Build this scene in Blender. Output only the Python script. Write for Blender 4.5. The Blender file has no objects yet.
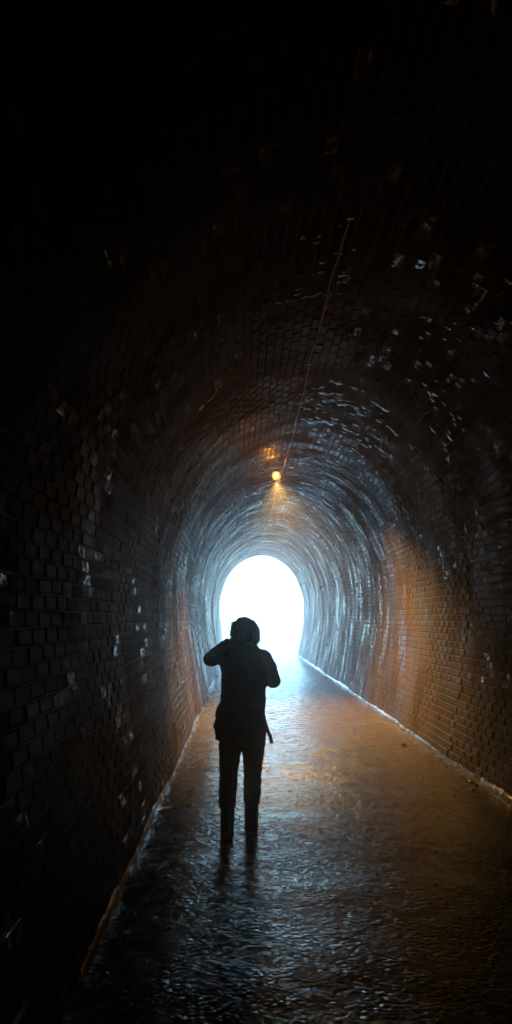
import bpy, bmesh, math, random
import numpy as np
from mathutils import Vector, Matrix, noise

random.seed(7)
rng = np.random.default_rng(7)
R = math.radians
sc = bpy.context.scene
COL = sc.collection

# ------------------------------------------------------------------ camera
CAM_H = 1.67
F_PX = 750.0
cam_d = bpy.data.cameras.new('camera')
cam = bpy.data.objects.new('camera', cam_d)
COL.objects.link(cam)
cam.location = (0, 0, CAM_H)
cam.rotation_euler = (R(90 + 7.97), 0, R(-1.0))
cam_d.sensor_fit = 'AUTO'
cam_d.sensor_width = 36.0
cam_d.lens = 36.0 * F_PX / 1024
cam_d.clip_start = 0.05
cam_d.clip_end = 1000
sc.camera = cam

# ------------------------------------------------------------------ sky
SUN_EL, SUN_AZ = 50, 35          # azimuth of the sun, clockwise from +Y
w = bpy.data.worlds.new('World')
sc.world = w
w.use_nodes = True
wn = w.node_tree.nodes
sky = wn.new('ShaderNodeTexSky')
sky.sky_type = 'NISHITA'
sky.sun_disc = False
sky.sun_elevation = R(SUN_EL)
sky.sun_rotation = R(SUN_AZ)
sky.air_density = 1.0
sky.dust_density = 0.6
sky.ozone_density = 1.0
wn['Background'].inputs['Strength'].default_value = 0.15
w.node_tree.links.new(sky.outputs[0], wn['Background'].inputs['Color'])

# ------------------------------------------------------------------ sun (veiled by cloud)
sd = bpy.data.lights.new('sun', 'SUN')
sd.energy = 0.6
sd.angle = R(12)
sd.color = (1.0, 0.97, 0.93)
sun = bpy.data.objects.new('sun', sd)
COL.objects.link(sun)
el, az = R(SUN_EL), R(SUN_AZ)
sdir = Vector((math.sin(az) * math.cos(el), math.cos(az) * math.cos(el), math.sin(el)))
sun.rotation_euler = (-sdir).to_track_quat('-Z', 'Y').to_euler()
sun.location = (20, 60, 40)

# ------------------------------------------------------------------ exposure and sampling
sc.view_settings.view_transform = 'Standard'
sc.view_settings.look = 'None'
sc.view_settings.exposure = 3.75
sc.view_settings.gamma = 1.0
sc.view_settings.use_curve_mapping = False
cy = sc.cycles
cy.use_denoising = True
cy.max_bounces = 8
cy.diffuse_bounces = 4
cy.glossy_bounces = 4
cy.volume_bounces = 1
cy.sample_clamp_indirect = 0
cy.caustics_reflective = True
sc.view_settings.use_white_balance = True
sc.view_settings.white_balance_temperature = 5100
sc.view_settings.white_balance_tint = -16

# ================================================================== helpers
def link(name, me, mat=None, parent=None, **props):
    o = bpy.data.objects.new(name, me)
    COL.objects.link(o)
    if mat is not None and me is not None and not me.materials:
        me.materials.append(mat)
    if parent is not None:
        o.parent = parent
    for k, v in props.items():
        o[k] = v
    return o

def mesh_np(name, verts, faces, smooth=False):
    """numpy quads (or list faces) -> mesh"""
    me = bpy.data.meshes.new(name)
    verts = np.asarray(verts, dtype=np.float32)
    faces = np.asarray(faces, dtype=np.int32)
    nf, k = faces.shape
    me.vertices.add(len(verts))
    me.vertices.foreach_set('co', verts.ravel())
    me.loops.add(nf * k)
    me.loops.foreach_set('vertex_index', faces.ravel())
    me.polygons.add(nf)
    me.polygons.foreach_set('loop_start', np.arange(0, nf * k, k, dtype=np.int32))
    me.polygons.foreach_set('loop_total', np.full(nf, k, dtype=np.int32))
    me.polygons.foreach_set('use_smooth', np.full(nf, smooth, dtype=bool))
    me.update(calc_edges=True)
    me.validate()
    return me

def bm_mesh(name, bm, smooth=True):
    me = bpy.data.meshes.new(name)
    bmesh.ops.recalc_face_normals(bm, faces=bm.faces)
    bm.to_mesh(me)
    bm.free()
    me.polygons.foreach_set('use_smooth', np.full(len(me.polygons), smooth, dtype=bool))
    return me

def grid_faces(nu, nv):
    i = np.arange(nu - 1)[:, None]
    j = np.arange(nv - 1)[None, :]
    a = (i * nv + j).ravel()
    return np.stack([a, a + nv, a + nv + 1, a + 1], axis=1)

class NT:
    """small node-tree writer"""
    def __init__(s, name):
        s.m = bpy.data.materials.new(name)
        s.m.use_nodes = True
        s.t = s.m.node_tree
        s.n = s.t.nodes
        s.bsdf = s.n['Principled BSDF']
        s.out = s.n['Material Output']
    def new(s, typ, **kw):
        nd = s.n.new(typ)
        for k, v in kw.items():
            setattr(nd, k, v)
        return nd
    def set(s, sock, v):
        if isinstance(v, bpy.types.NodeSocket):
            s.t.links.new(v, sock)
        else:
            sock.default_value = v
    def pos(s, scale=(1, 1, 1)):
        g = s.new('ShaderNodeNewGeometry')
        mp = s.new('ShaderNodeMapping')
        mp.inputs['Scale'].default_value = scale
        s.set(mp.inputs['Vector'], g.outputs['Position'])
        return mp.outputs[0]
    def noise(s, vec, scale, detail=4, rough=0.6):
        nd = s.new('ShaderNodeTexNoise')
        s.set(nd.inputs['Vector'], vec)
        nd.inputs['Scale'].default_value = scale
        nd.inputs['Detail'].default_value = detail
        nd.inputs['Roughness'].default_value = rough
        return nd.outputs['Fac']
    def ramp(s, fac, lo, hi, a=0.0, b=1.0):
        nd = s.new('ShaderNodeMapRange')
        s.set(nd.inputs['Value'], fac)
        nd.inputs['From Min'].default_value = lo
        nd.inputs['From Max'].default_value = hi
        nd.inputs['To Min'].default_value = a
        nd.inputs['To Max'].default_value = b
        return nd.outputs[0]
    def mix(s, fac, a, b):
        nd = s.new('ShaderNodeMix', data_type='RGBA')
        s.set(nd.inputs['Factor'], fac)
        for sk, v in ((nd.inputs[6], a), (nd.inputs[7], b)):
            s.set(sk, v if isinstance(v, bpy.types.NodeSocket) else (*v, 1))
        return nd.outputs[2]
    def math(s, op, a, b=0.0):
        nd = s.new('ShaderNodeMath', operation=op)
        s.set(nd.inputs[0], a)
        s.set(nd.inputs[1], b)
        return nd.outputs[0]
    def bump(s, h, strength, dist=0.01, normal=None):
        nd = s.new('ShaderNodeBump')
        s.set(nd.inputs['Height'], h)
        nd.inputs['Strength'].default_value = strength
        nd.inputs['Distance'].default_value = dist
        if normal is not None:
            s.set(nd.inputs['Normal'], normal)
        return nd.outputs[0]
    def fin(s, color=None, rough=None, normal=None, **kw):
        if color is not None:
            s.set(s.bsdf.inputs['Base Color'], color if isinstance(color, bpy.types.NodeSocket) else (*color, 1))
        if rough is not None:
            s.set(s.bsdf.inputs['Roughness'], rough)
        if normal is not None:
            s.set(s.bsdf.inputs['Normal'], normal)
        for k, v in kw.items():
            s.set(s.bsdf.inputs[k], v)
        return s.m

# ================================================================== materials
def mat_brick():
    t = NT('sooty wet brick')
    isl = t.new('ShaderNodeNewGeometry').outputs['Random Per Island']
    ob = t.new('ShaderNodeObjectInfo').outputs['Random']
    rnd = t.math('FRACT', t.math('ADD', isl, ob))
    base = t.mix(rnd, (0.012, 0.008, 0.007), (0.034, 0.020, 0.013))
    p = t.pos()
    streak = t.noise(t.pos((1, 2.6, 0.22)), 1.3, 5, 0.62)
    soot = t.noise(p, 0.9, 5, 0.65)
    c = t.mix(t.ramp(streak, 0.42, 0.68), base, (0.062, 0.040, 0.026))     # rusty run-off
    c = t.mix(t.ramp(soot, 0.42, 0.62), c, (0.008, 0.0075, 0.0075))        # soot
    lime = t.noise(t.pos((1, 3.5, 0.35)), 2.1, 6, 0.7)
    c = t.mix(t.ramp(lime, 0.63, 0.76, 0, 0.3), c, (0.20, 0.18, 0.15))     # lime bloom
    sep = t.new('ShaderNodeSeparateXYZ')
    t.set(sep.inputs[0], p)
    # seepage: most of it in the lengths of lining towards the mouth
    seep = t.ramp(t.math('ADD', sep.outputs['Y'], t.ramp(t.noise(p, .35, 3), .3, .7, -5.0, 5.0)), 3.5, 15.0)
    wet = t.noise(t.pos((1, 1.6, 0.6)), 1.6, 4, 0.6)
    wetness = t.math('MULTIPLY', t.ramp(wet, 0.36, 0.62, 0.25, 1.0), seep)
    drip = t.math('MULTIPLY', t.math('GREATER_THAN', rnd, 0.83), t.ramp(t.noise(p, 1.1, 3), 0.46, 0.58))
    wetness = t.math('MAXIMUM', wetness, t.math('MULTIPLY', t.math('MULTIPLY', drip, 0.98), t.ramp(t.noise(t.pos((1, .7, 1)), 17, 2), .42, .56)))   # a few bricks run with water
    r = t.ramp(wetness, 0.0, 1.0, 0.85, 0.26)
    sp = t.ramp(wetness, 0.0, 1.0, 0.07, 0.48)
    h1 = t.noise(p, 38, 5, 0.65)
    h2 = t.noise(p, 9, 3, 0.6)
    n = t.bump(h2, 0.35, 0.012)
    n = t.bump(h1, 0.5, 0.005, n)
    return t.fin(c, r, n, **{'Specular IOR Level': sp})

def mat_mortar():
    t = NT('blackened mortar')
    p = t.pos()
    c = t.mix(t.noise(p, 2.0), (0.008, 0.0075, 0.007), (0.026, 0.020, 0.016))
    return t.fin(c, 0.75, t.bump(t.noise(p, 60), 0.6, 0.005))

def mat_path():
    t = NT('wet gritty path')
    p = t.pos()
    big = t.noise(p, 0.8, 4)
    mid = t.noise(p, 7.0, 6, 0.7)
    c = t.mix(t.noise(p, 70, 4, 0.7), (0.016, 0.014, 0.012), (0.120, 0.096, 0.068))
    c = t.mix(t.ramp(mid, 0.40, 0.66, 0.0, 0.85), c, (0.022, 0.017, 0.013))
    c = t.mix(t.ramp(big, 0.45, 0.65, 0.0, 0.8), c, (0.042, 0.032, 0.022))
    vor = t.new('ShaderNodeTexVoronoi')
    t.set(vor.inputs['Vector'], p)
    vor.inputs['Scale'].default_value = 34
    d = vor.outputs['Distance']
    cell = t.new('ShaderNodeSeparateColor')
    t.set(cell.inputs[0], vor.outputs['Color'])
    grit = t.math('MULTIPLY', t.math('SUBTRACT', 1.0, t.math('MULTIPLY', d, d)), t.ramp(cell.outputs[0], 0, 1, .15, 1.0))
    r = t.ramp(mid, 0.34, 0.64, 0.12, 0.36)
    worn = t.ramp(t.noise(t.pos((1.6, .7, 1)), 1.5, 5, .65), .36, .62, .25, 1.0)    # smoother where feet have worn it
    n = t.bump(t.noise(p, 90, 4, 0.7), 0.25, 0.005)
    n = t.bump(t.math('MULTIPLY', grit, worn), 0.85, 0.012, n)
    return t.fin(c, r, n, **{'Specular IOR Level': 0.42})

def mat_kerb():
    t = NT('wet concrete edging')
    p = t.pos()
    c = t.mix(t.noise(p, 5), (0.022, 0.020, 0.018), (0.07, 0.064, 0.056))
    r = t.ramp(t.noise(p, 7, 4), 0.4, 0.65, 0.10, 0.34)
    return t.fin(c, r, t.bump(t.noise(p, 30), 0.3, 0.006))

def mat_simple(name, a, b, scale, rough=0.8, bump=0.3, dist=0.01, **kw):
    t = NT(name)
    p = t.pos()
    nz = t.noise(p, scale)
    return t.fin(t.mix(nz, a, b), rough, t.bump(t.noise(p, scale * 4), bump, dist), **kw)

M_BRICK = mat_brick()
M_MORTAR = mat_mortar()
M_PATH = mat_path()
M_KERB = mat_kerb()
M_GROUND = mat_simple('pale gravel ground', (0.30, 0.28, 0.24), (0.46, 0.44, 0.40), 1.2)
M_HILL = mat_simple('grassy hillside', (0.05, 0.08, 0.03), (0.11, 0.12, 0.05), 1.0)
M_STONE = mat_simple('headwall stone', (0.22, 0.20, 0.17), (0.38, 0.35, 0.30), 3.0)
M_PEBBLE = mat_simple('wet pebble', (0.04, 0.035, 0.03), (0.16, 0.13, 0.10), 9.0, 0.22, 0.3, 0.004)
M_CABLE = mat_simple('grey cable sheath', (0.30, 0.30, 0.31), (0.42, 0.42, 0.43), 8, 0.22, 0.15, 0.002)
M_METAL = mat_simple('galvanised clip', (0.20, 0.20, 0.20), (0.34, 0.34, 0.34), 20, 0.35, 0.1, 0.002, Metallic=0.8)
M_LAMPBODY = mat_simple('dull lamp casting', (0.06, 0.06, 0.06), (0.12, 0.12, 0.11), 20, 0.5, 0.1, 0.002)
M_WHITE = mat_simple('white enamel', (0.72, 0.70, 0.66), (0.80, 0.78, 0.74), 14, 0.35, 0.05, 0.001)
M_GLINT = mat_simple('dark glint gloss', (0.010, 0.010, 0.010), (0.03, 0.029, 0.028), 9, 0.10, 0.1, 0.002)
M_JACKET = mat_simple('dark navy jacket cloth', (0.012, 0.014, 0.020), (0.022, 0.025, 0.034), 20, 0.75, 0.25, 0.004)
M_TROUSER = mat_simple('black trouser cloth', (0.010, 0.010, 0.012), (0.018, 0.018, 0.022), 24, 0.8, 0.25, 0.003)
M_BOOT = mat_simple('black boot leather', (0.010, 0.009, 0.009), (0.020, 0.018, 0.016), 30, 0.45, 0.2, 0.002)
M_SOLE = mat_simple('black rubber sole', (0.010, 0.010, 0.010), (0.016, 0.016, 0.016), 30, 0.7, 0.2, 0.002)
M_SKIN = mat_simple('skin', (0.40, 0.24, 0.17), (0.48, 0.30, 0.22), 12, 0.5, 0.1, 0.001)
M_HAIR = mat_simple('dark brown hair', (0.020, 0.013, 0.009), (0.045, 0.030, 0.020), 60, 0.45, 0.5, 0.003)

# ================================================================== tunnel profile
CX = 0.86                 # tunnel centre line, to the right of the camera
Y_BACK, Y0, Y1 = -22.0, 0.0, 34.0
SPRING, HALF, FOOT, CROWN = 2.05, 1.92, 1.62, 4.46

def profile_dense(n=4000):
    pts = []
    for k in range(n):                       # left foot -> left spring
        z = SPRING * k / n
        u = z / SPRING
        x = FOOT + (HALF - FOOT) * math.sin(u * math.pi / 2)
        pts.append((-x, z))
    for k in range(n + 1):
        a = math.pi * k / n
        pts.append((-HALF * math.cos(a), SPRING + (CROWN - SPRING) * math.sin(a)))
    for k in range(1, n + 1):
        z = SPRING * (1 - k / n)
        u = z / SPRING
        x = FOOT + (HALF - FOOT) * math.sin(u * math.pi / 2)
        pts.append((x, z))
    return np.array(pts)

PD = profile_dense()
SL = np.concatenate([[0], np.cumsum(np.linalg.norm(np.diff(PD, axis=0), axis=1))])
PER = SL[-1]

def prof(s):
    """position, tangent, inward normal in the (x, z) plane at arc length s"""
    s = np.asarray(s, dtype=float)
    x = np.interp(s, SL, PD[:, 0]); z = np.interp(s, SL, PD[:, 1])
    e = 0.02
    dx = np.interp(s + e, SL, PD[:, 0]) - np.interp(s - e, SL, PD[:, 0])
    dz = np.interp(s + e, SL, PD[:, 1]) - np.interp(s - e, SL, PD[:, 1])
    L = np.hypot(dx, dz)
    tx, tz = dx / L, dz / L
    return x, z, tx, tz, tz, -tx           # left wall going up: t=(0,1) -> inward n=(1,0)

# the lining was built in short lengths that do not line up exactly
BREAKS = [0, 3.1, 6.25, 9.3, 12.1, 15.0, 17.6, 20.4, 23.2, 25.9, 28.6, 31.3, 40]
OFFS = [0, .006, -.004, .008, -.002, .014, .0, .012, .002, .034, .006, .018, .010]
def sec_off(y):
    k = np.searchsorted(BREAKS, y, side='right') - 1
    return np.array(OFFS)[np.clip(k, 0, len(OFFS) - 1)]

def lump(y, s):
    return 0.016 * np.sin(y * 0.9 + s * 1.1) + 0.010 * np.sin(y * 2.3 - s * 1.9 + 1) + 0.008 * np.sin(s * 4.1 + y * .6)

# ------------------------------------------------------------------ setting
def build_path():
    strips_v, strips_f, base = [], [], 0
    def hmap(X, Y):
        h = np.zeros_like(X)
        r = np.random.default_rng(3)
        for lam, amp in ((1.6, .0035), (0.7, .0009), (0.28, .0004), (0.12, .0003), (0.06, .00035), (0.032, .0006)):
            for q in range(9):
                a = r.uniform(0, math.tau); ph = r.uniform(0, math.tau)
                k = math.tau / (lam * r.uniform(.75, 1.3))
                h += amp * .55 * np.sin(k * (X * math.cos(a) + Y * math.sin(a)) + ph)
        d = np.clip((np.abs(X - CX) - 1.18) / 0.45, 0, 1)
        return h - 0.035 * d * d * (3 - 2 * d) + 0.02 * (1 - ((X - CX) / 1.7) ** 2) - .012
    # rows grow longer with distance
    rows = list(np.arange(Y_BACK, 1.0, .25)) + [1.0]
    while rows[-1] < Y1 + 0.2:
        rows.append(rows[-1] + min(0.07, max(0.013, 0.0026 * rows[-1])))
    yy = np.array(rows)
    xx = np.linspace(CX - 1.75, CX + 1.75, 240)
    Yg, Xg = np.meshgrid(yy, xx, indexing='ij')
    strips_v.append(np.stack([Xg, Yg, hmap(Xg, Yg)], -1).reshape(-1, 3))
    strips_f.append(grid_faces(len(yy), len(xx))[:, ::-1])
    me = mesh_np('path', np.concatenate(strips_v), np.concatenate(strips_f), True)
    return link('path', me, M_PATH, kind='structure'), hmap

path, path_h = build_path()

def build_kerb(side):
    """low rounded concrete haunch where wall meets floor"""
    ys = np.concatenate([np.arange(Y_BACK, 1, .4), np.arange(1, Y1, .05)])
    n = 9
    r = np.random.default_rng(11 + side)
    wob = np.interp(ys, np.arange(Y_BACK, Y1 + 2, .45), np.cumsum(r.normal(0, .004, len(np.arange(Y_BACK, Y1 + 2, .45)))) * .6)
    wob += np.interp(ys, np.arange(Y_BACK, Y1 + 1, .11), r.normal(0, .004, len(np.arange(Y_BACK, Y1 + 1, .11))))
    hj = np.interp(ys, np.arange(Y_BACK, Y1 + 1, .17), r.normal(0, .005, len(np.arange(Y_BACK, Y1 + 1, .17))))
    V = []
    for i, y in enumerate(ys):
        for k in range(n):
            a = math.pi / 2 * k / (n - 1)
            inx = 0.060 * math.cos(a) + .0
            x = side * (FOOT + .022 - inx) + wob[i] * .8
            z = -.06 + (.088 + hj[i]) * math.sin(a)
            V.append((CX + x, y, z))
    F = grid_faces(len(ys), n)
    if side > 0:
        F = F[:, ::-1]
    me = mesh_np('kerb', V, F, True)
    return link('kerb_right' if side > 0 else 'kerb_left', me, M_KERB, kind='structure')

build_kerb(-1); build_kerb(1)

# ground outside, beyond the mouth
def build_ground():
    xx = np.linspace(-90, 90, 91); yy = np.linspace(Y1 + .2, 170, 80)
    Yg, Xg = np.meshgrid(yy, xx, indexing='ij')
    side = np.clip((np.abs(Xg - CX) - 5) / 14, 0, 1)
    Z = -0.03 + side * side * 1.6 * np.clip((Yg - Y1) / 10, 0, 1) + .05 * np.sin(Xg * .7 + Yg * .5) * side
    V = np.stack([Xg, Yg, Z], -1).reshape(-1, 3)
    return link('ground', mesh_np('ground', V, grid_faces(len(yy), len(xx))[:, ::-1], True), M_GROUND, kind='structure')
build_ground()

# the hill the tunnel is driven through
def build_hill():
    sec = [(-26, -.2), (-15, 4.0), (-8, 8.5), (-2, 10.5), (4, 10.8), (10, 8.6), (17, 4.2), (28, -.2)]
    ys = np.linspace(Y_BACK - .05, Y1 + .5, 24)
    V, F = [], []
    r = np.random.default_rng(5)
    for y in ys:
        for x, z in sec:
            V.append((x + r.normal(0, .2), y, z + r.normal(0, .2) * (z > 0)))
    bm = bmesh.new()
    vs = [bm.verts.new(v) for v in V]
    n = len(sec)
    for i in range(len(ys) - 1):
        for j in range(n - 1):
            bm.faces.new([vs[i * n + j], vs[i * n + j + 1], vs[(i + 1) * n + j + 1], vs[(i + 1) * n + j]])
    bm.faces.new([vs[j] for j in range(n)])        # unseen cap added behind the viewer to keep skylight out
    return link('hill', bm_mesh('hill', bm, False), M_HILL, kind='structure')
build_hill()

# ------------------------------------------------------------------ the tunnel
tunnel = link('brick_tunnel', None, label='long dark brick-lined tunnel arching over the wet path', category='tunnel')
tunnel.location = (CX, 0, 0)
def under(o, root):
    o.parent = root
    o.matrix_parent_inverse = Matrix.Translation(-root.location)
    return o

def build_shell():
    ys = np.concatenate([np.arange(Y_BACK, Y0, 1.0), np.arange(Y0, Y1, .2), [Y1]])
    ss = np.linspace(0, PER, 140)
    x, z, tx, tz, nx, nz = prof(np.clip(ss, .021, PER - .021))
    V = []
    for y in ys:
        o = (sec_off(y) + lump(y, ss)) - .007
        V.append(np.stack([CX + x + nx * o, np.full_like(x, y), z + nz * o - (np.minimum(ss, PER - ss) < .05) * .12], -1))
    V = np.concatenate(V)
    me = mesh_np('mortar_bed', V, grid_faces(len(ys), len(ss))[:, ::-1], True)
    return under(link('mortar_bed', me, M_MORTAR), tunnel)
build_shell()

BR_L, BR_H, JT = 0.228, 0.076, 0.010
def brick_template(bev=.007):
    """unit brick facing +Z, x along the tunnel, y along the arc; 4 rings of 4"""
    V = []
    for (sx, sy, z) in ((1, 1, -.055), (1, 1, -.006), (1, 1, 0)):
        pass
    hx, hy = BR_L / 2, BR_H / 2
    rings = [(hx, hy, -.05), (hx, hy, -bev), (hx - bev * .35, hy - bev * .35, -bev * .35), (hx - bev, hy - bev, 0.0)]
    for (x, y, z) in rings:
        V += [(-x, -y, z), (x, -y, z), (x, y, z), (-x, y, z)]
    F = []
    for r in range(3):
        for k in range(4):
            F.append((r * 4 + k, r * 4 + (k + 1) % 4, r * 4 + 4 + (k + 1) % 4, r * 4 + 4 + k))
    F.append((12, 13, 14, 15))
    return np.array(V), np.array(F)

def project(P):
    """pixel position of world points as the camera sees them"""
    mw = cam.rotation_euler.to_matrix()
    q = (np.asarray(P) - np.array(cam.location)) @ np.array(mw)
    d = -q[:, 2]
    return 256 + F_PX * q[:, 0] / d, 512 - F_PX * q[:, 1] / d, d

def build_bricks():
    TV, TF = brick_template()
    n_c = int(PER / (BR_H + JT))
    step = PER / n_c
    recs = []
    for c in range(n_c):
        s = (c + .5) * step
        y = Y0 + (0.12 if c % 2 else 0) + rng.uniform(-.015, .015)
        while y < Y1:
            recs.append((s, y + BR_L / 2, c))
            y += BR_L + JT + rng.normal(0, .002)
    A = np.array([(a, b) for a, b, _ in recs])
    s, y = A[:, 0], A[:, 1]
    keep = y < Y1 - .02
    s, y = s[keep], y[keep]
    N = len(s)
    x, z, tx, tz, nx, nz = prof(np.clip(s, .021, PER - .021))
    off = sec_off(y) + lump(y, s) + rng.normal(0, .0014, N)
    spall = rng.random(N) < .05
    off -= spall * rng.uniform(.002, .004, N)
    proud = rng.random(N) < .04
    off += proud * rng.uniform(.002, .006, N)
    ra = rng.normal(0, .007, N) + (rng.random(N) < .05) * rng.normal(0, .07, N)           # tilt about the arc direction
    rb = rng.normal(0, .010, N)           # tilt about the tunnel axis
    rc = rng.normal(0, .007, N)
    # local frame
    ex = np.stack([np.zeros(N), np.ones(N), np.zeros(N)], -1)
    ey = np.stack([tx, np.zeros(N), tz], -1)
    ez = np.stack([nx, np.zeros(N), nz], -1)
    ex2 = ex + ez * ra[:, None] + ey * rc[:, None]
    ey2 = ey + ez * rb[:, None] - ex * rc[:, None]
    ez2 = ez - ex * ra[:, None] - ey * rb[:, None]
    ctr = np.stack([CX + x + nx * off, y, z + nz * off], -1)
    sx = 1 + rng.normal(0, .008, N); sy = 1 + rng.normal(0, .02, N)
    # frame handedness: make ex x ey = ez
    hand = np.einsum('ij,ij->i', np.cross(ex, ey), ez)
    flip = hand[0] < 0
    if flip:
        ex2 = -ex2
    # pick the bricks that can be told apart in the photograph: the near courses of the left wall
    px, py, d = project(ctr)
    cand = (px > 96) & (px < 235) & (py > 330) & (py < 800) & (x < -1.0) & (z > .1)
    area = 1 / d ** 2 * cand
    order = np.argsort(-area)[:300]
    single = np.zeros(N, bool); single[order[area[order] > 0]] = True
    # the rest: one mesh
    i = np.where(~single)[0]
    V = ctr[i][:, None, :] + (TV[None, :, 0:1] * sx[i][:, None, None]) * ex2[i][:, None, :] \
        + (TV[None, :, 1:2] * sy[i][:, None, None]) * ey2[i][:, None, :] + TV[None, :, 2:3] * ez2[i][:, None, :]
    V = V + rng.normal(0, .0010, V.shape)
    F = TF[None] + (np.arange(len(i)) * len(TV))[:, None, None]
    me = mesh_np('brickwork', V.reshape(-1, 3), F.reshape(-1, 4), False)
    under(link('brickwork', me, M_BRICK, kind='stuff'), tunnel)
    variants = []
    for k in range(8):
        me = mesh_np('brick', TV + rng.normal(0, .0010, TV.shape), TF, False)
        me.materials.append(M_BRICK)
        variants.append(me)
    for q, j in enumerate(np.where(single)[0]):
        o = bpy.data.objects.new('brick', variants[q % 8])
        COL.objects.link(o)
        m = Matrix((
            (ex2[j][0] * sx[j], ey2[j][0] * sy[j], ez2[j][0], ctr[j][0] - CX),
            (ex2[j][1] * sx[j], ey2[j][1] * sy[j], ez2[j][1], ctr[j][1]),
            (ex2[j][2] * sx[j], ey2[j][2] * sy[j], ez2[j][2], ctr[j][2]),
            (0, 0, 0, 1)))
        o.parent = tunnel
        o.matrix_local = m
    print('bricks', N, 'single', single.sum())
build_bricks()

def build_headwall():
    """stone face of the tunnel mouth, seen only from outside"""
    ss = np.linspace(0, PER, 60)
    x, z, *_ = prof(ss)
    inner = [(CX + a, b - (.1 if b < .05 else 0)) for a, b in zip(x, z)]
    bm = bmesh.new()
    cx, cz = CX, 1.6
    ring = []
    for yy in (Y1 + .0, Y1 + .45):
        row_i = [bm.verts.new((a, yy, b)) for a, b in inner]
        row_o = []
        for a, b in inner:
            dx, dz = a - cx, b - cz
            sc_ = min(4.2 / max(abs(dx), 1e-6), (5.2 if dz > 0 else 1.75) / max(abs(dz), 1e-6))
            row_o.append(bm.verts.new((cx + dx * sc_, yy, cz + dz * sc_)))
        ring.append((row_i, row_o))
    for k in range(len(inner) - 1):
        for (ri, ro) in ring:
            bm.faces.new([ri[k], ri[k + 1], ro[k + 1], ro[k]])
        bm.faces.new([ring[0][0][k], ring[0][0][k + 1], ring[1][0][k + 1], ring[1][0][k]])
        bm.faces.new([ring[0][1][k], ring[0][1][k + 1], ring[1][1][k + 1], ring[1][1][k]])
    under(link('headwall', bm_mesh('headwall', bm, False), M_STONE), tunnel)
    # earth face between headwall and hill outline
    bm = bmesh.new()
    outer = [(-26, -.3), (-15, 4.0), (-8, 8.7), (-2, 10.7), (4, 11.0), (10, 8.8), (17, 4.3), (28, -.3)]
    hole = [(CX - 4.1, -.3), (CX - 4.1, 6.7), (CX + 4.1, 6.7), (CX + 4.1, -.3)]
    yy = Y1 + .25
    o = [bm.verts.new((a, yy, b)) for a, b in outer]
    h = [bm.verts.new((a, yy, b)) for a, b in hole]
    for f in ([o[0], o[1], h[1], h[0]], [o[1], o[2], h[1]], [o[2], o[3], h[1]], [o[3], o[4], h[2], h[1]],
              [o[4], o[5], h[2]], [o[5], o[6], h[2]], [o[6], o[7], h[3], h[2]]):
        bm.faces.new(f)
    link('hill_face', bm_mesh('hill_face', bm, False), M_HILL, kind='structure')
build_headwall()

def build_glint_lenses():
    """flat glossy lenses added under the vault to catch glints from the mouth"""
    bm = bmesh.new()
    bmesh.ops.create_icosphere(bm, subdivisions=2, radius=1)
    bv = np.array([v.co[:] for v in bm.verts]); bf = np.array([[v.index for v in f.verts] for f in bm.faces])
    bm.free()
    n = 1500
    r = np.random.default_rng(21)
    y = 5.0 + r.random(n) ** 1.2 * 17
    s = PER / 2 + r.normal(.18, .90, n)          # more of them to the right of the crown
    crown = r.random(n) < .42                      # and a band of them right under the crown
    s[crown] = PER / 2 + r.normal(.12, .42, crown.sum())
    arc = r.random(n) < .35                        # some follow the joints between lengths of lining
    y[arc] = np.array([6.25, 7.6, 9.3, 12.1, 10.4, 15.0])[r.integers(0, 6, arc.sum())] + r.normal(0, .06, arc.sum())
    keep = (s > 2.4) & (s < PER - 2.2)
    dens = np.array([noise.noise(Vector((a * .8, b * .55, 3.3))) for a, b in zip(s, y)])
    keep &= dens > -.12
    s, y = s[keep], y[keep]; n = len(s)
    x, z, tx, tz, nx, nz = prof(s)
    o = sec_off(y) + lump(y, s)
    big = r.gamma(2.0, .5, n)
    lx = np.clip(.020 + .024 * big, .02, .10); ly = np.clip(.022 + .014 * big, .02, .06); lz = .0062 + .003 * r.random(n)
    near = np.clip(y / 9.0, .55, 1.0)
    lx *= near; ly *= near; lz *= near
    loc = bv[None] * (1 + r.normal(0, .05, (n, len(bv), 1)))
    ey = np.stack([tx, 0 * tx, tz], -1); ez = np.stack([nx, 0 * nx, nz], -1); ex = np.array([0, 1, 0.])
    ctr = np.stack([CX + x + nx * o, y, z + nz * o], -1)
    V = ctr[:, None, :] + loc[:, :, 0:1] * lx[:, None, None] * ey[:, None, :] + loc[:, :, 1:2] * ly[:, None, None] * ex + loc[:, :, 2:3] * lz[:, None, None] * ez[:, None, :]
    F = bf[None] + (np.arange(n) * len(bv))[:, None, None]
    me = mesh_np('glint_lenses', V.reshape(-1, 3), F.reshape(-1, 3), True)
    under(link('glint_lenses', me, M_GLINT, kind='stuff'), tunnel)  # added for the glints alone, lens shape widens each highlight
build_glint_lenses()

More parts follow.
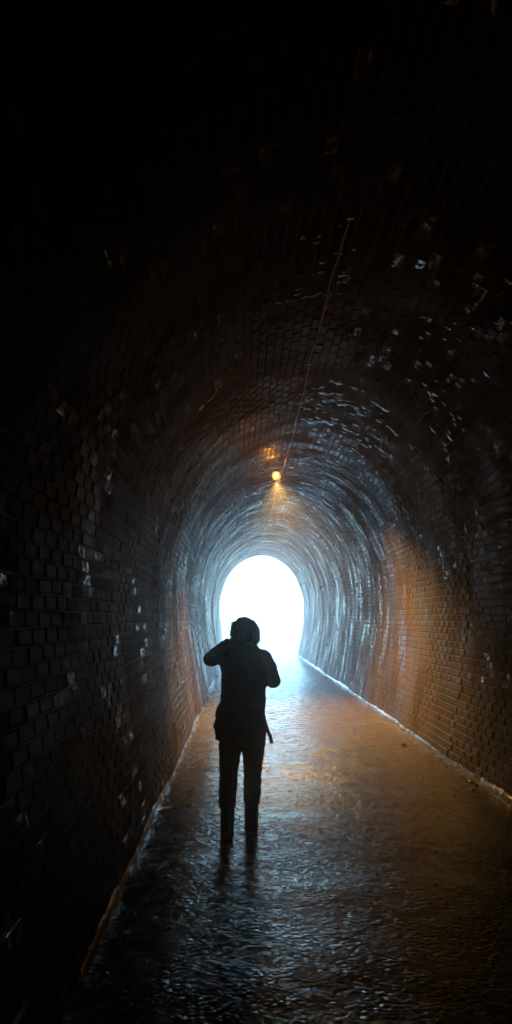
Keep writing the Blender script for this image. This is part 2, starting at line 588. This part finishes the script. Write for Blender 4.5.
# ================================================================== tubes and small shapes
def tube(bm, pts, rad, seg=8, cap=True):
    """tapered tube; rad is a number or a list of numbers or (rx, ry) pairs; up-vector is +Y"""
    rings = []
    n = len(pts)
    pts = [Vector(p) for p in pts]
    for i, p in enumerate(pts):
        d = (pts[min(i + 1, n - 1)] - pts[max(i - 1, 0)]).normalized()
        if i == 0:
            ref = Vector((0, 1, 0)) if abs(d.y) < .9 else Vector((1, 0, 0))
            u = d.cross(ref).normalized()
        else:
            u = (u - d * u.dot(d)).normalized()      # carried along, never twisting
        v = d.cross(u).normalized()
        r = rad[i] if isinstance(rad, (list, tuple)) else rad
        rx, ry = r if isinstance(r, (list, tuple)) else (r, r)
        rings.append([bm.verts.new(p + u * rx * math.cos(math.tau * k / seg) + v * ry * math.sin(math.tau * k / seg)) for k in range(seg)])
    for i in range(n - 1):
        for k in range(seg):
            bm.faces.new([rings[i][k], rings[i][(k + 1) % seg], rings[i + 1][(k + 1) % seg], rings[i + 1][k]])
    if cap:
        bm.faces.new(rings[0][::-1]); bm.faces.new(rings[-1])
    return rings

def ball(bm, c, r, seg=16, ring=10, rot=None):
    r = r if isinstance(r, (tuple, list)) else (r, r, r)
    m = Matrix.Translation(Vector(c)) @ (rot or Matrix.Identity(4)) @ Matrix.Diagonal((*r, 1))
    bmesh.ops.create_uvsphere(bm, u_segments=seg, v_segments=ring, radius=1, matrix=m)

def box(bm, c, s, bev=0.0):
    m = Matrix.Translation(Vector(c)) @ Matrix.Diagonal((*s, 1))
    g = bmesh.ops.create_cube(bm, size=1, matrix=m)
    if bev:
        ed = {e for v in g['verts'] for e in v.link_edges}
        bmesh.ops.bevel(bm, geom=list(ed), offset=bev, segments=2, affect='EDGES', profile=.6)

# ------------------------------------------------------------------ cable along the crown
def crown_point(xr):
    """height of the vault at offset xr from the centre line"""
    return SPRING + (CROWN - SPRING) * math.sqrt(max(0, 1 - (xr / HALF) ** 2))

CAB_X = -0.13
def cable_pos(y):
    xr = CAB_X + .018 * math.sin(y * .7) + .007 * math.sin(y * 2.9 + 1) + .004 * math.sin(y * 7.3)
    s = PER / 2 + xr
    o = float(sec_off(y)) if True else 0
    sag = .018 * abs(math.sin(y * math.pi / 1.5))
    return Vector((CX + xr, y, crown_point(xr) - .03 - .02 - sag - max(OFFS) * .35))

def build_cable():
    root = link('cable', None, label='thin grey power cable clipped along the crown of the vault', category='cable')
    root.location = cable_pos(5.2)
    bm = bmesh.new()
    tube(bm, [cable_pos(y) for y in np.arange(4.7, 29, .12)], .0085, 8)
    under(link('cable_sheath', bm_mesh('cable_sheath', bm), M_CABLE), root)
    bm = bmesh.new()
    box(bm, (0, 0, 0), (.045, .02, .004)); box(bm, (0, 0, .02), (.012, .018, .045))
    cm = bm_mesh('clip', bm, False); cm.materials.append(M_METAL)
    for k in range(16):
        y = 4.8 + k * 1.5
        p = cable_pos(y)
        o = bpy.data.objects.new('clip', cm); COL.objects.link(o)
        o.parent = root; o.location = p - root.location + Vector((0, 0, -.009))
build_cable()

# ------------------------------------------------------------------ the lamp
LAMP = Vector((0.61, 13.6, 4.26))
def build_lamp():
    root = link('tunnel_lamp', None, label='lit orange lamp hanging below the crown of the vault', category='lamp')
    root.location = LAMP
    L = lambda p: LAMP + Vector(p)
    top = crown_point(LAMP.x - CX)
    bm = bmesh.new()
    tube(bm, [L((0, 0, .10)), Vector((LAMP.x, LAMP.y, top + .03))], .012, 10)
    box(bm, (LAMP.x, LAMP.y, top - .035), (.11, .11, .02), .004)
    under(link('bracket', bm_mesh('bracket', bm), M_METAL), root)
    bm = bmesh.new()
    tube(bm, [L((0, 0, .12)), L((0, 0, .115)), L((0, 0, .09)), L((0, 0, .065)), L((0, 0, .055))],
         [.02, .04, .05, .085, .088], 24)
    under(link('lamp_housing', bm_mesh('lamp_housing', bm), M_LAMPBODY), root)
    bm = bmesh.new()
    ball(bm, L((0, 0, .0)), (.040, .040, .046), 20, 12)
    t = NT('glowing sodium globe')
    t.fin((0.9, 0.6, 0.3), 0.3, **{'Emission Color': (1.0, 0.32, 0.035, 1), 'Emission Strength': LAMP_E})
    under(link('bulb', bm_mesh('bulb', bm), t.m), root)
    bm = bmesh.new()
    ball(bm, L((0, 0, -.01)), (.078, .078, .084), 24, 14)
    t = NT('amber glass')
    tr = t.new('ShaderNodeBsdfTransparent'); tr.inputs[0].default_value = (1, .82, .6, 1)
    em = t.new('ShaderNodeEmission'); em.inputs[0].default_value = (1.0, .26, .02, 1); em.inputs[1].default_value = .13
    gl = t.new('ShaderNodeBsdfGlossy'); gl.inputs['Roughness'].default_value = .15
    mx = t.new('ShaderNodeMixShader'); mx.inputs[0].default_value = .06
    ad = t.new('ShaderNodeAddShader')
    t.t.links.new(tr.outputs[0], mx.inputs[1]); t.t.links.new(gl.outputs[0], mx.inputs[2])
    t.t.links.new(mx.outputs[0], ad.inputs[0]); t.t.links.new(em.outputs[0], ad.inputs[1])
    t.t.links.new(ad.outputs[0], t.out.inputs['Surface'])
    under(link('glass_globe', bm_mesh('glass_globe', bm), t.m), root)
    bm = bmesh.new()
    for k in range(4):
        a = math.tau * k / 4 + .4
        tube(bm, [L((math.cos(a) * r, math.sin(a) * r, z)) for r, z in ((.08, .055), (.086, 0), (.076, -.055), (.04, -.09), (0.004, -.10))], .003, 6)
    under(link('wire_guard', bm_mesh('wire_guard', bm), M_METAL), root)
    # the fitting throws most of its light down
    ld = bpy.data.lights.new('lamp_beam', 'SPOT')
    ld.energy = BEAM_W
    ld.color = (1.0, 0.40, 0.07)
    ld.spot_size = R(114); ld.spot_blend = 1.0
    ld.shadow_soft_size = .05
    lo = bpy.data.objects.new('lamp_beam', ld)
    COL.objects.link(lo)
    lo.parent = root
    lo.location = (0, 0, -.125)
    lo.rotation_euler = (Vector((1.4, 13.15, 0)) - LAMP).to_track_quat('-Z', 'Y').to_euler()
BEAM_W = 600.0
LAMP_E = 7.0
build_lamp()

# ------------------------------------------------------------------ loose stones along the wall foot and grit on the path
def pebble_mesh(k):
    bm = bmesh.new()
    bmesh.ops.create_icosphere(bm, subdivisions=2, radius=1)
    for v in bm.verts:
        v.co *= 1 + .35 * noise.noise(v.co * 1.1 + Vector((k * 7.1, 0, 0)))
        v.co.z *= .6
    return bm_mesh('loose_stone', bm)

def build_grit():
    bm = bmesh.new()
    bmesh.ops.create_icosphere(bm, subdivisions=1, radius=1)
    bv = np.array([v.co[:] for v in bm.verts]); bf = np.array([[v.index for v in f.verts] for f in bm.faces])
    bm.free()
    n = 6000
    y = 2.6 + (rng.random(n) ** 1.8) * 16
    x = CX + rng.uniform(-1.6, 1.6, n)
    edge = rng.random(n) < .3
    x[edge] = CX + np.sign(rng.random(edge.sum()) - .5) * (1.58 - np.abs(rng.normal(0, .12, edge.sum())))
    r = rng.gamma(3, .0011, n) + .0015
    r[edge] *= rng.choice([1.0, 1.6, 2.8], edge.sum(), p=[.5, .35, .15])
    V = bv[None] * (1 + rng.normal(0, .22, (n, len(bv), 1))) * r[:, None, None] * np.array([1, 1, .62])
    z = path_h(x, y)
    V = V + np.stack([x, y, z + r * .2], -1)[:, None, :]
    F = bf[None] + (np.arange(n) * len(bv))[:, None, None]
    me = mesh_np('grit', V.reshape(-1, 3), F.reshape(-1, 3), True)
    link('grit', me, M_PEBBLE, kind='stuff', label='loose wet grit scattered over the dark path', category='grit')
build_grit()

STONES = [((2.12, 10.2), .045, 'small dark loose stone lying near the foot of the right wall'),]
for k, ((x, y), r, lab) in enumerate(STONES):
    o = link('loose_stone', pebble_mesh(k), M_PEBBLE, label=lab, category='stone')
    o.scale = (r, r * 1.2, r)
    o.location = (x, y, float(path_h(np.array([x]), np.array([y]))[0]) + r * .35)

# ================================================================== the person, walking away
BENCH = bpy.data.scenes.new('bench')       # a scratch scene, so that only the raw shape is evaluated
def remesh(bm, name, voxel, mat, parent, smooth_it=6, fold=None):
    me = bm_mesh(name + '_raw', bm)
    o = bpy.data.objects.new(name + '_raw', me)
    BENCH.collection.objects.link(o)
    md = o.modifiers.new('r', 'REMESH'); md.mode = 'VOXEL'; md.voxel_size = voxel
    ms = o.modifiers.new('s', 'SMOOTH'); ms.iterations = smooth_it; ms.factor = .5
    with bpy.context.temp_override(scene=BENCH, view_layer=BENCH.view_layers[0]):
        dg = bpy.context.evaluated_depsgraph_get()
        dg.update()
    out = bpy.data.meshes.new_from_object(o.evaluated_get(dg))
    bpy.data.objects.remove(o)
    out.name = name
    if fold:
        nv = len(out.vertices)
        co = np.empty(nv * 3, np.float32); no = np.empty(nv * 3, np.float32)
        out.vertices.foreach_get('co', co)
        out.vertex_normals.foreach_get('vector', no)
        co = co.reshape(-1, 3); no = no.reshape(-1, 3)
        f = np.array([fold(Vector(c)) for c in co])
        out.vertices.foreach_set('co', (co + no * f[:, None]).ravel().astype(np.float32))
        out.update()
    out.polygons.foreach_set('use_smooth', np.ones(len(out.polygons), dtype=bool))
    out.materials.clear(); out.materials.append(mat)
    return link(name, out, None, parent)

def limb(bm, pts, rad, seg):
    """tapered segments with a rounded joint at every point"""
    for i in range(len(pts) - 1):
        tube(bm, [pts[i], pts[i + 1]], [rad[i], rad[i + 1]], seg)
    for p, r in zip(pts[:-1], rad):
        ball(bm, p, r, 16, 10)

def finger(bm, base, dirv, curl, length, r):
    p = Vector(base); d = Vector(dirv).normalized(); pts = [p.copy()]
    ax = Vector(curl).normalized()
    for k, f in enumerate((.45, .32, .23)):
        p = p + d * length * f
        pts.append(p.copy())
        d = Matrix.Rotation(R(28), 3, ax) @ d
    tube(bm, pts, [r, r * .95, r * .85, r * .6], 8)

def build_person(loc):
    root = link('person', None, label='person in dark jacket and trousers walking away, left elbow raised', category='person')
    root.location = loc
    root.scale = (1.06, 1.06, .997)
    # ---- body: one continuous surface
    bm = bmesh.new()
    ball(bm, (0.0, .03, 1.575), (.072, .092, .095), 24, 16)              # skull
    ball(bm, (0.0, .068, 1.505), (.052, .06, .068), 18, 12)              # jaw
    tube(bm, [(0, .125, 1.575), (0, .142, 1.55), (0, .15, 1.538), (0, .128, 1.53)], [.008, .012, .014, .01], 8)   # nose
    tube(bm, [(-.022, .118, 1.505), (0, .128, 1.506), (.022, .118, 1.505)], .008, 8)                             # lips
    for s in (-1, 1):
        ball(bm, (s * .03, .108, 1.572), .012, 10, 8)
        ball(bm, (s * .074, .03, 1.555), (.010, .02, .030), 10, 8)
    tube(bm, [(0, .0, 1.36), (0, .012, 1.45), (0, .03, 1.53)], [.062, .052, .052], 14)
    tube(bm, [(0, 0, .82), (0, 0, 1.0), (0, 0, 1.15), (0, 0, 1.3), (0, 0, 1.38), (0, 0, 1.42)],
         [(.13, .10), (.125, .09), (.13, .09), (.15, .095), (.13, .08), (.06, .05)], 20)
    armL = [(-.14, .0, 1.36), (-.20, .10, 1.36), (-.262, .215, 1.325), (-.17, .2, 1.41), (-.085, .19, 1.49)]
    armR = [(.135, .0, 1.345), (.180, .01, 1.25), (.212, .045, 1.165), (.165, .14, 1.26), (.105, .215, 1.36)]
    for A in (armL, armR):
        limb(bm, A, [.05, .044, .036, .034, .024], 12)
    legL = [(-.085, 0, .86), (-.10, -.01, .66), (-.112, -.015, .47), (-.118, -.04, .27), (-.122, -.06, .08)]
    legR = [(.075, 0, .86), (.066, .03, .66), (.058, .065, .47), (.054, .08, .27), (.053, .085, .08)]
    for A in (legL, legR):
        tube(bm, A, [.085, .07, .052, .045, .034], 14)
        f = A[-1]
        tube(bm, [(f[0], f[1] - .03, .05), (f[0], f[1] + .06, .045), (f[0], f[1] + .15, .035)], [(.032, .03), (.038, .03), (.03, .02)], 12)
    # hands held up before the face
    for (wr, tip, s) in (((-.085, .19, 1.49), (-.035, .19, 1.555), -1), ((.105, .215, 1.36), (.065, .225, 1.44), 1)):
        wv, tv = Vector(wr), Vector(tip)
        d = (tv - wv).normalized()
        side = Vector((0, 1, 0)).cross(d).normalized()
        tube(bm, [wv, wv.lerp(tv, .5), tv], [(.024, .018), (.036, .016), (.038, .015)], 12)
        u = d.cross(Vector((0, 1, 0))).normalized()
        for k, (f, ln) in enumerate(((-.028, .064), (-.009, .074), (.010, .070), (.027, .054))):
            finger(bm, tv + u * f - d * .008, d, u, ln, .0085)
        thumb = wv.lerp(tv, .35) + u * (.03 * s)
        finger(bm, thumb, d * .7 + u * s * .7, u, .055, .0098)
    remesh(bm, 'body', .0055, M_SKIN, root, 3)
    # ---- trousers
    bm = bmesh.new()
    tube(bm, [(0, -.005, .70), (-.003, -.005, .78), (-.003, -.005, .88), (0, 0, .98)], [(.10, .11), (.165, .125), (.16, .12), (.145, .11)], 22)
    for A, dx in ((legL, -.003), (legR, .003)):
        P = [Vector(p) + Vector((dx, 0, 0)) for p in A]
        P[-1] = P[-2].lerp(P[-1], .22)
        P[0].z = .84
        tube(bm, P, [(.090, .108), (.084, .096), (.066, .074), (.064, .074), (.056, .064)], 18)
    remesh(bm, 'trousers', .008, M_TROUSER, root, 5,
           lambda c: .006 * noise.noise(Vector((c.x * 14, c.y * 14, c.z * 22))) + .004 * noise.noise(Vector((c.x * 30, c.y * 30, c.z * 34))))
    # ---- boots
    for A in (legL, legR):
        f = A[-1]
        bm = bmesh.new()
        p3, p4 = Vector(A[-2]), Vector(A[-1])
        tube(bm, [p3.lerp(p4, -.15), p3.lerp(p4, .55), Vector((f[0], f[1], .09)), Vector((f[0], f[1] - .005, .02))],
             [(.049, .055), (.052, .058), (.050, .057), (.048, .056)], 16)
        tube(bm, [(f[0], f[1] - .045, .05), (f[0], f[1] + .03, .062), (f[0], f[1] + .11, .048), (f[0], f[1] + .185, .034)],
             [(.040, .042), (.045, .050), (.048, .040), (.030, .022)], 16)
        b = remesh(bm, 'boot', .007, M_BOOT, root, 5)
        bm = bmesh.new()
        out = [(-.036, -.075), (.036, -.075), (.042, -.02), (.04, .05), (.05, .11), (.042, .18), (.015, .212), (-.015, .212), (-.042, .18), (-.05, .11), (-.04, .05), (-.042, -.02)]
        lo = [bm.verts.new((f[0] + a, f[1] + c, .004)) for a, c in out]
        hi = [bm.verts.new((f[0] + a, f[1] + c, .028)) for a, c in out]
        bm.faces.new(lo[::-1]); bm.faces.new(hi)
        for k in range(len(out)):
            q = (k + 1) % len(out)
            bm.faces.new([lo[k], lo[q], hi[q], hi[k]])
        link('sole', bm_mesh('sole', bm, False), M_SOLE, b)
    # ---- jacket
    bm = bmesh.new()
    tube(bm, [(-.042, 0, .715), (-.038, 0, .80), (-.030, 0, .90), (-.012, 0, 1.0), (-.005, 0, 1.10), (-.003, 0, 1.2), (0, 0, 1.3), (0, 0, 1.37), (0, .005, 1.42), (0, .012, 1.455), (0, .015, 1.49)],
         [(.168, .14), (.188, .15), (.188, .142), (.168, .13), (.166, .125), (.172, .128), (.180, .125), (.160, .105), (.120, .085), (.085, .075), (.066, .07)], 28)
    for A in (armL, armR):
        P = [Vector(p) for p in A]
        P[-1] = P[-2].lerp(P[-1], .82)
        limb(bm, P, [.074, .068, .060, .054, .046], 16)
    def fold(c):
        low = max(0, min(1, (1.0 - c.z) / .3))
        return .009 * noise.noise(Vector((c.x * 9, c.y * 9, c.z * 15))) + .005 * noise.noise(c * 26) \
            + low * .010 * noise.noise(Vector((c.x * 22, c.y * 22, c.z * 4)))
    j = remesh(bm, 'jacket', .008, M_JACKET, root, 5, fold)
    bm = bmesh.new()     # collar
    tube(bm, [(0, .01, 1.43), (0, .016, 1.46), (0, .02, 1.482)], [(.083, .08), (.074, .076), (.07, .074)], 24, False)
    cme = bm_mesh('collar', bm)
    co = link('collar', cme, M_JACKET, j)
    sm = co.modifiers.new('thick', 'SOLIDIFY'); sm.thickness = .008
    bm = bmesh.new()     # strap end hanging at the right hip
    tube(bm, [(.135, -.05, .97), (.148, -.06, .88), (.168, -.06, .81), (.190, -.055, .75), (.200, -.05, .705)],
         [(.010, .004), (.010, .004), (.011, .004), (.013, .005), (.014, .006)], 8)
    link('strap', bm_mesh('strap', bm), M_JACKET, j)
    # ---- hair: chin-length bob
    bm = bmesh.new()
    ball(bm, (0.0, .012, 1.578), (.097, .110, .094), 24, 16)
    tube(bm, [(0, .0, 1.60), (.004, -.005, 1.55), (.006, -.008, 1.51), (.008, -.008, 1.475)],
         [(.095, .095), (.104, .10), (.104, .098), (.088, .085)], 24)
    ball(bm, (.070, .0, 1.497), (.046, .06, .044), 16, 10)
    ball(bm, (-.055, .0, 1.50), (.046, .06, .044), 16, 10)
    def hf(c):
        return .014 * noise.noise(Vector((c.x * 42, c.y * 42, c.z * 10))) + .008 * noise.noise(c * 16)
    h = remesh(bm, 'hair', .006, M_HAIR, root, 4, hf)
    bm = bmesh.new()     # loose strands at the edge of the hair
    for k in range(260):
        a = random.uniform(0, math.tau)
        p = Vector((.088 * math.cos(a) + random.uniform(-.01, .01), -.01 + .085 * math.sin(a), random.uniform(1.5, 1.64)))
        if p.y > .06:
            continue
        o = (p - Vector((0, .01, 1.55))).normalized()
        tube(bm, [p, p + o * .012 + Vector((0, 0, -.018)), p + o * random.uniform(.010, .028) + Vector((random.uniform(-.01, .01), 0, -.05))], [.0020, .0015, .0006], 4)
    link('strand', bm_mesh('strand', bm), M_HAIR, h)

PERSON = Vector((0.014, 6.0, 0.0))
PERSON.z = float(path_h(np.array([PERSON.x]), np.array([PERSON.y]))[0]) + .004
build_person(PERSON)
bpy.data.scenes.remove(BENCH)

# ------------------------------------------------------------------ mist added for the glow round the mouth and the lamp
def build_haze():
    bm = bmesh.new()
    a, b = Vector((-92, Y_BACK - 2, -1.5)), Vector((92, 172, 13.0))
    bmesh.ops.create_cube(bm, size=1, matrix=Matrix.Translation((a + b) / 2) @ Matrix.Diagonal((*(b - a), 1)))
    me = bm_mesh('haze', bm, False)
    m = bpy.data.materials.new('glow mist')
    m.use_nodes = True
    nt = m.node_tree
    nt.nodes.remove(nt.nodes['Principled BSDF'])
    v = nt.nodes.new('ShaderNodeVolumePrincipled')
    v.inputs['Color'].default_value = (.92, .95, 1, 1)
    v.inputs['Density'].default_value = HAZE
    v.inputs['Anisotropy'].default_value = 0.92
    nt.links.new(v.outputs[0], nt.nodes['Material Output'].inputs['Volume'])
    link('haze', me, m, kind='stuff')
HAZE = 0.021
build_haze()
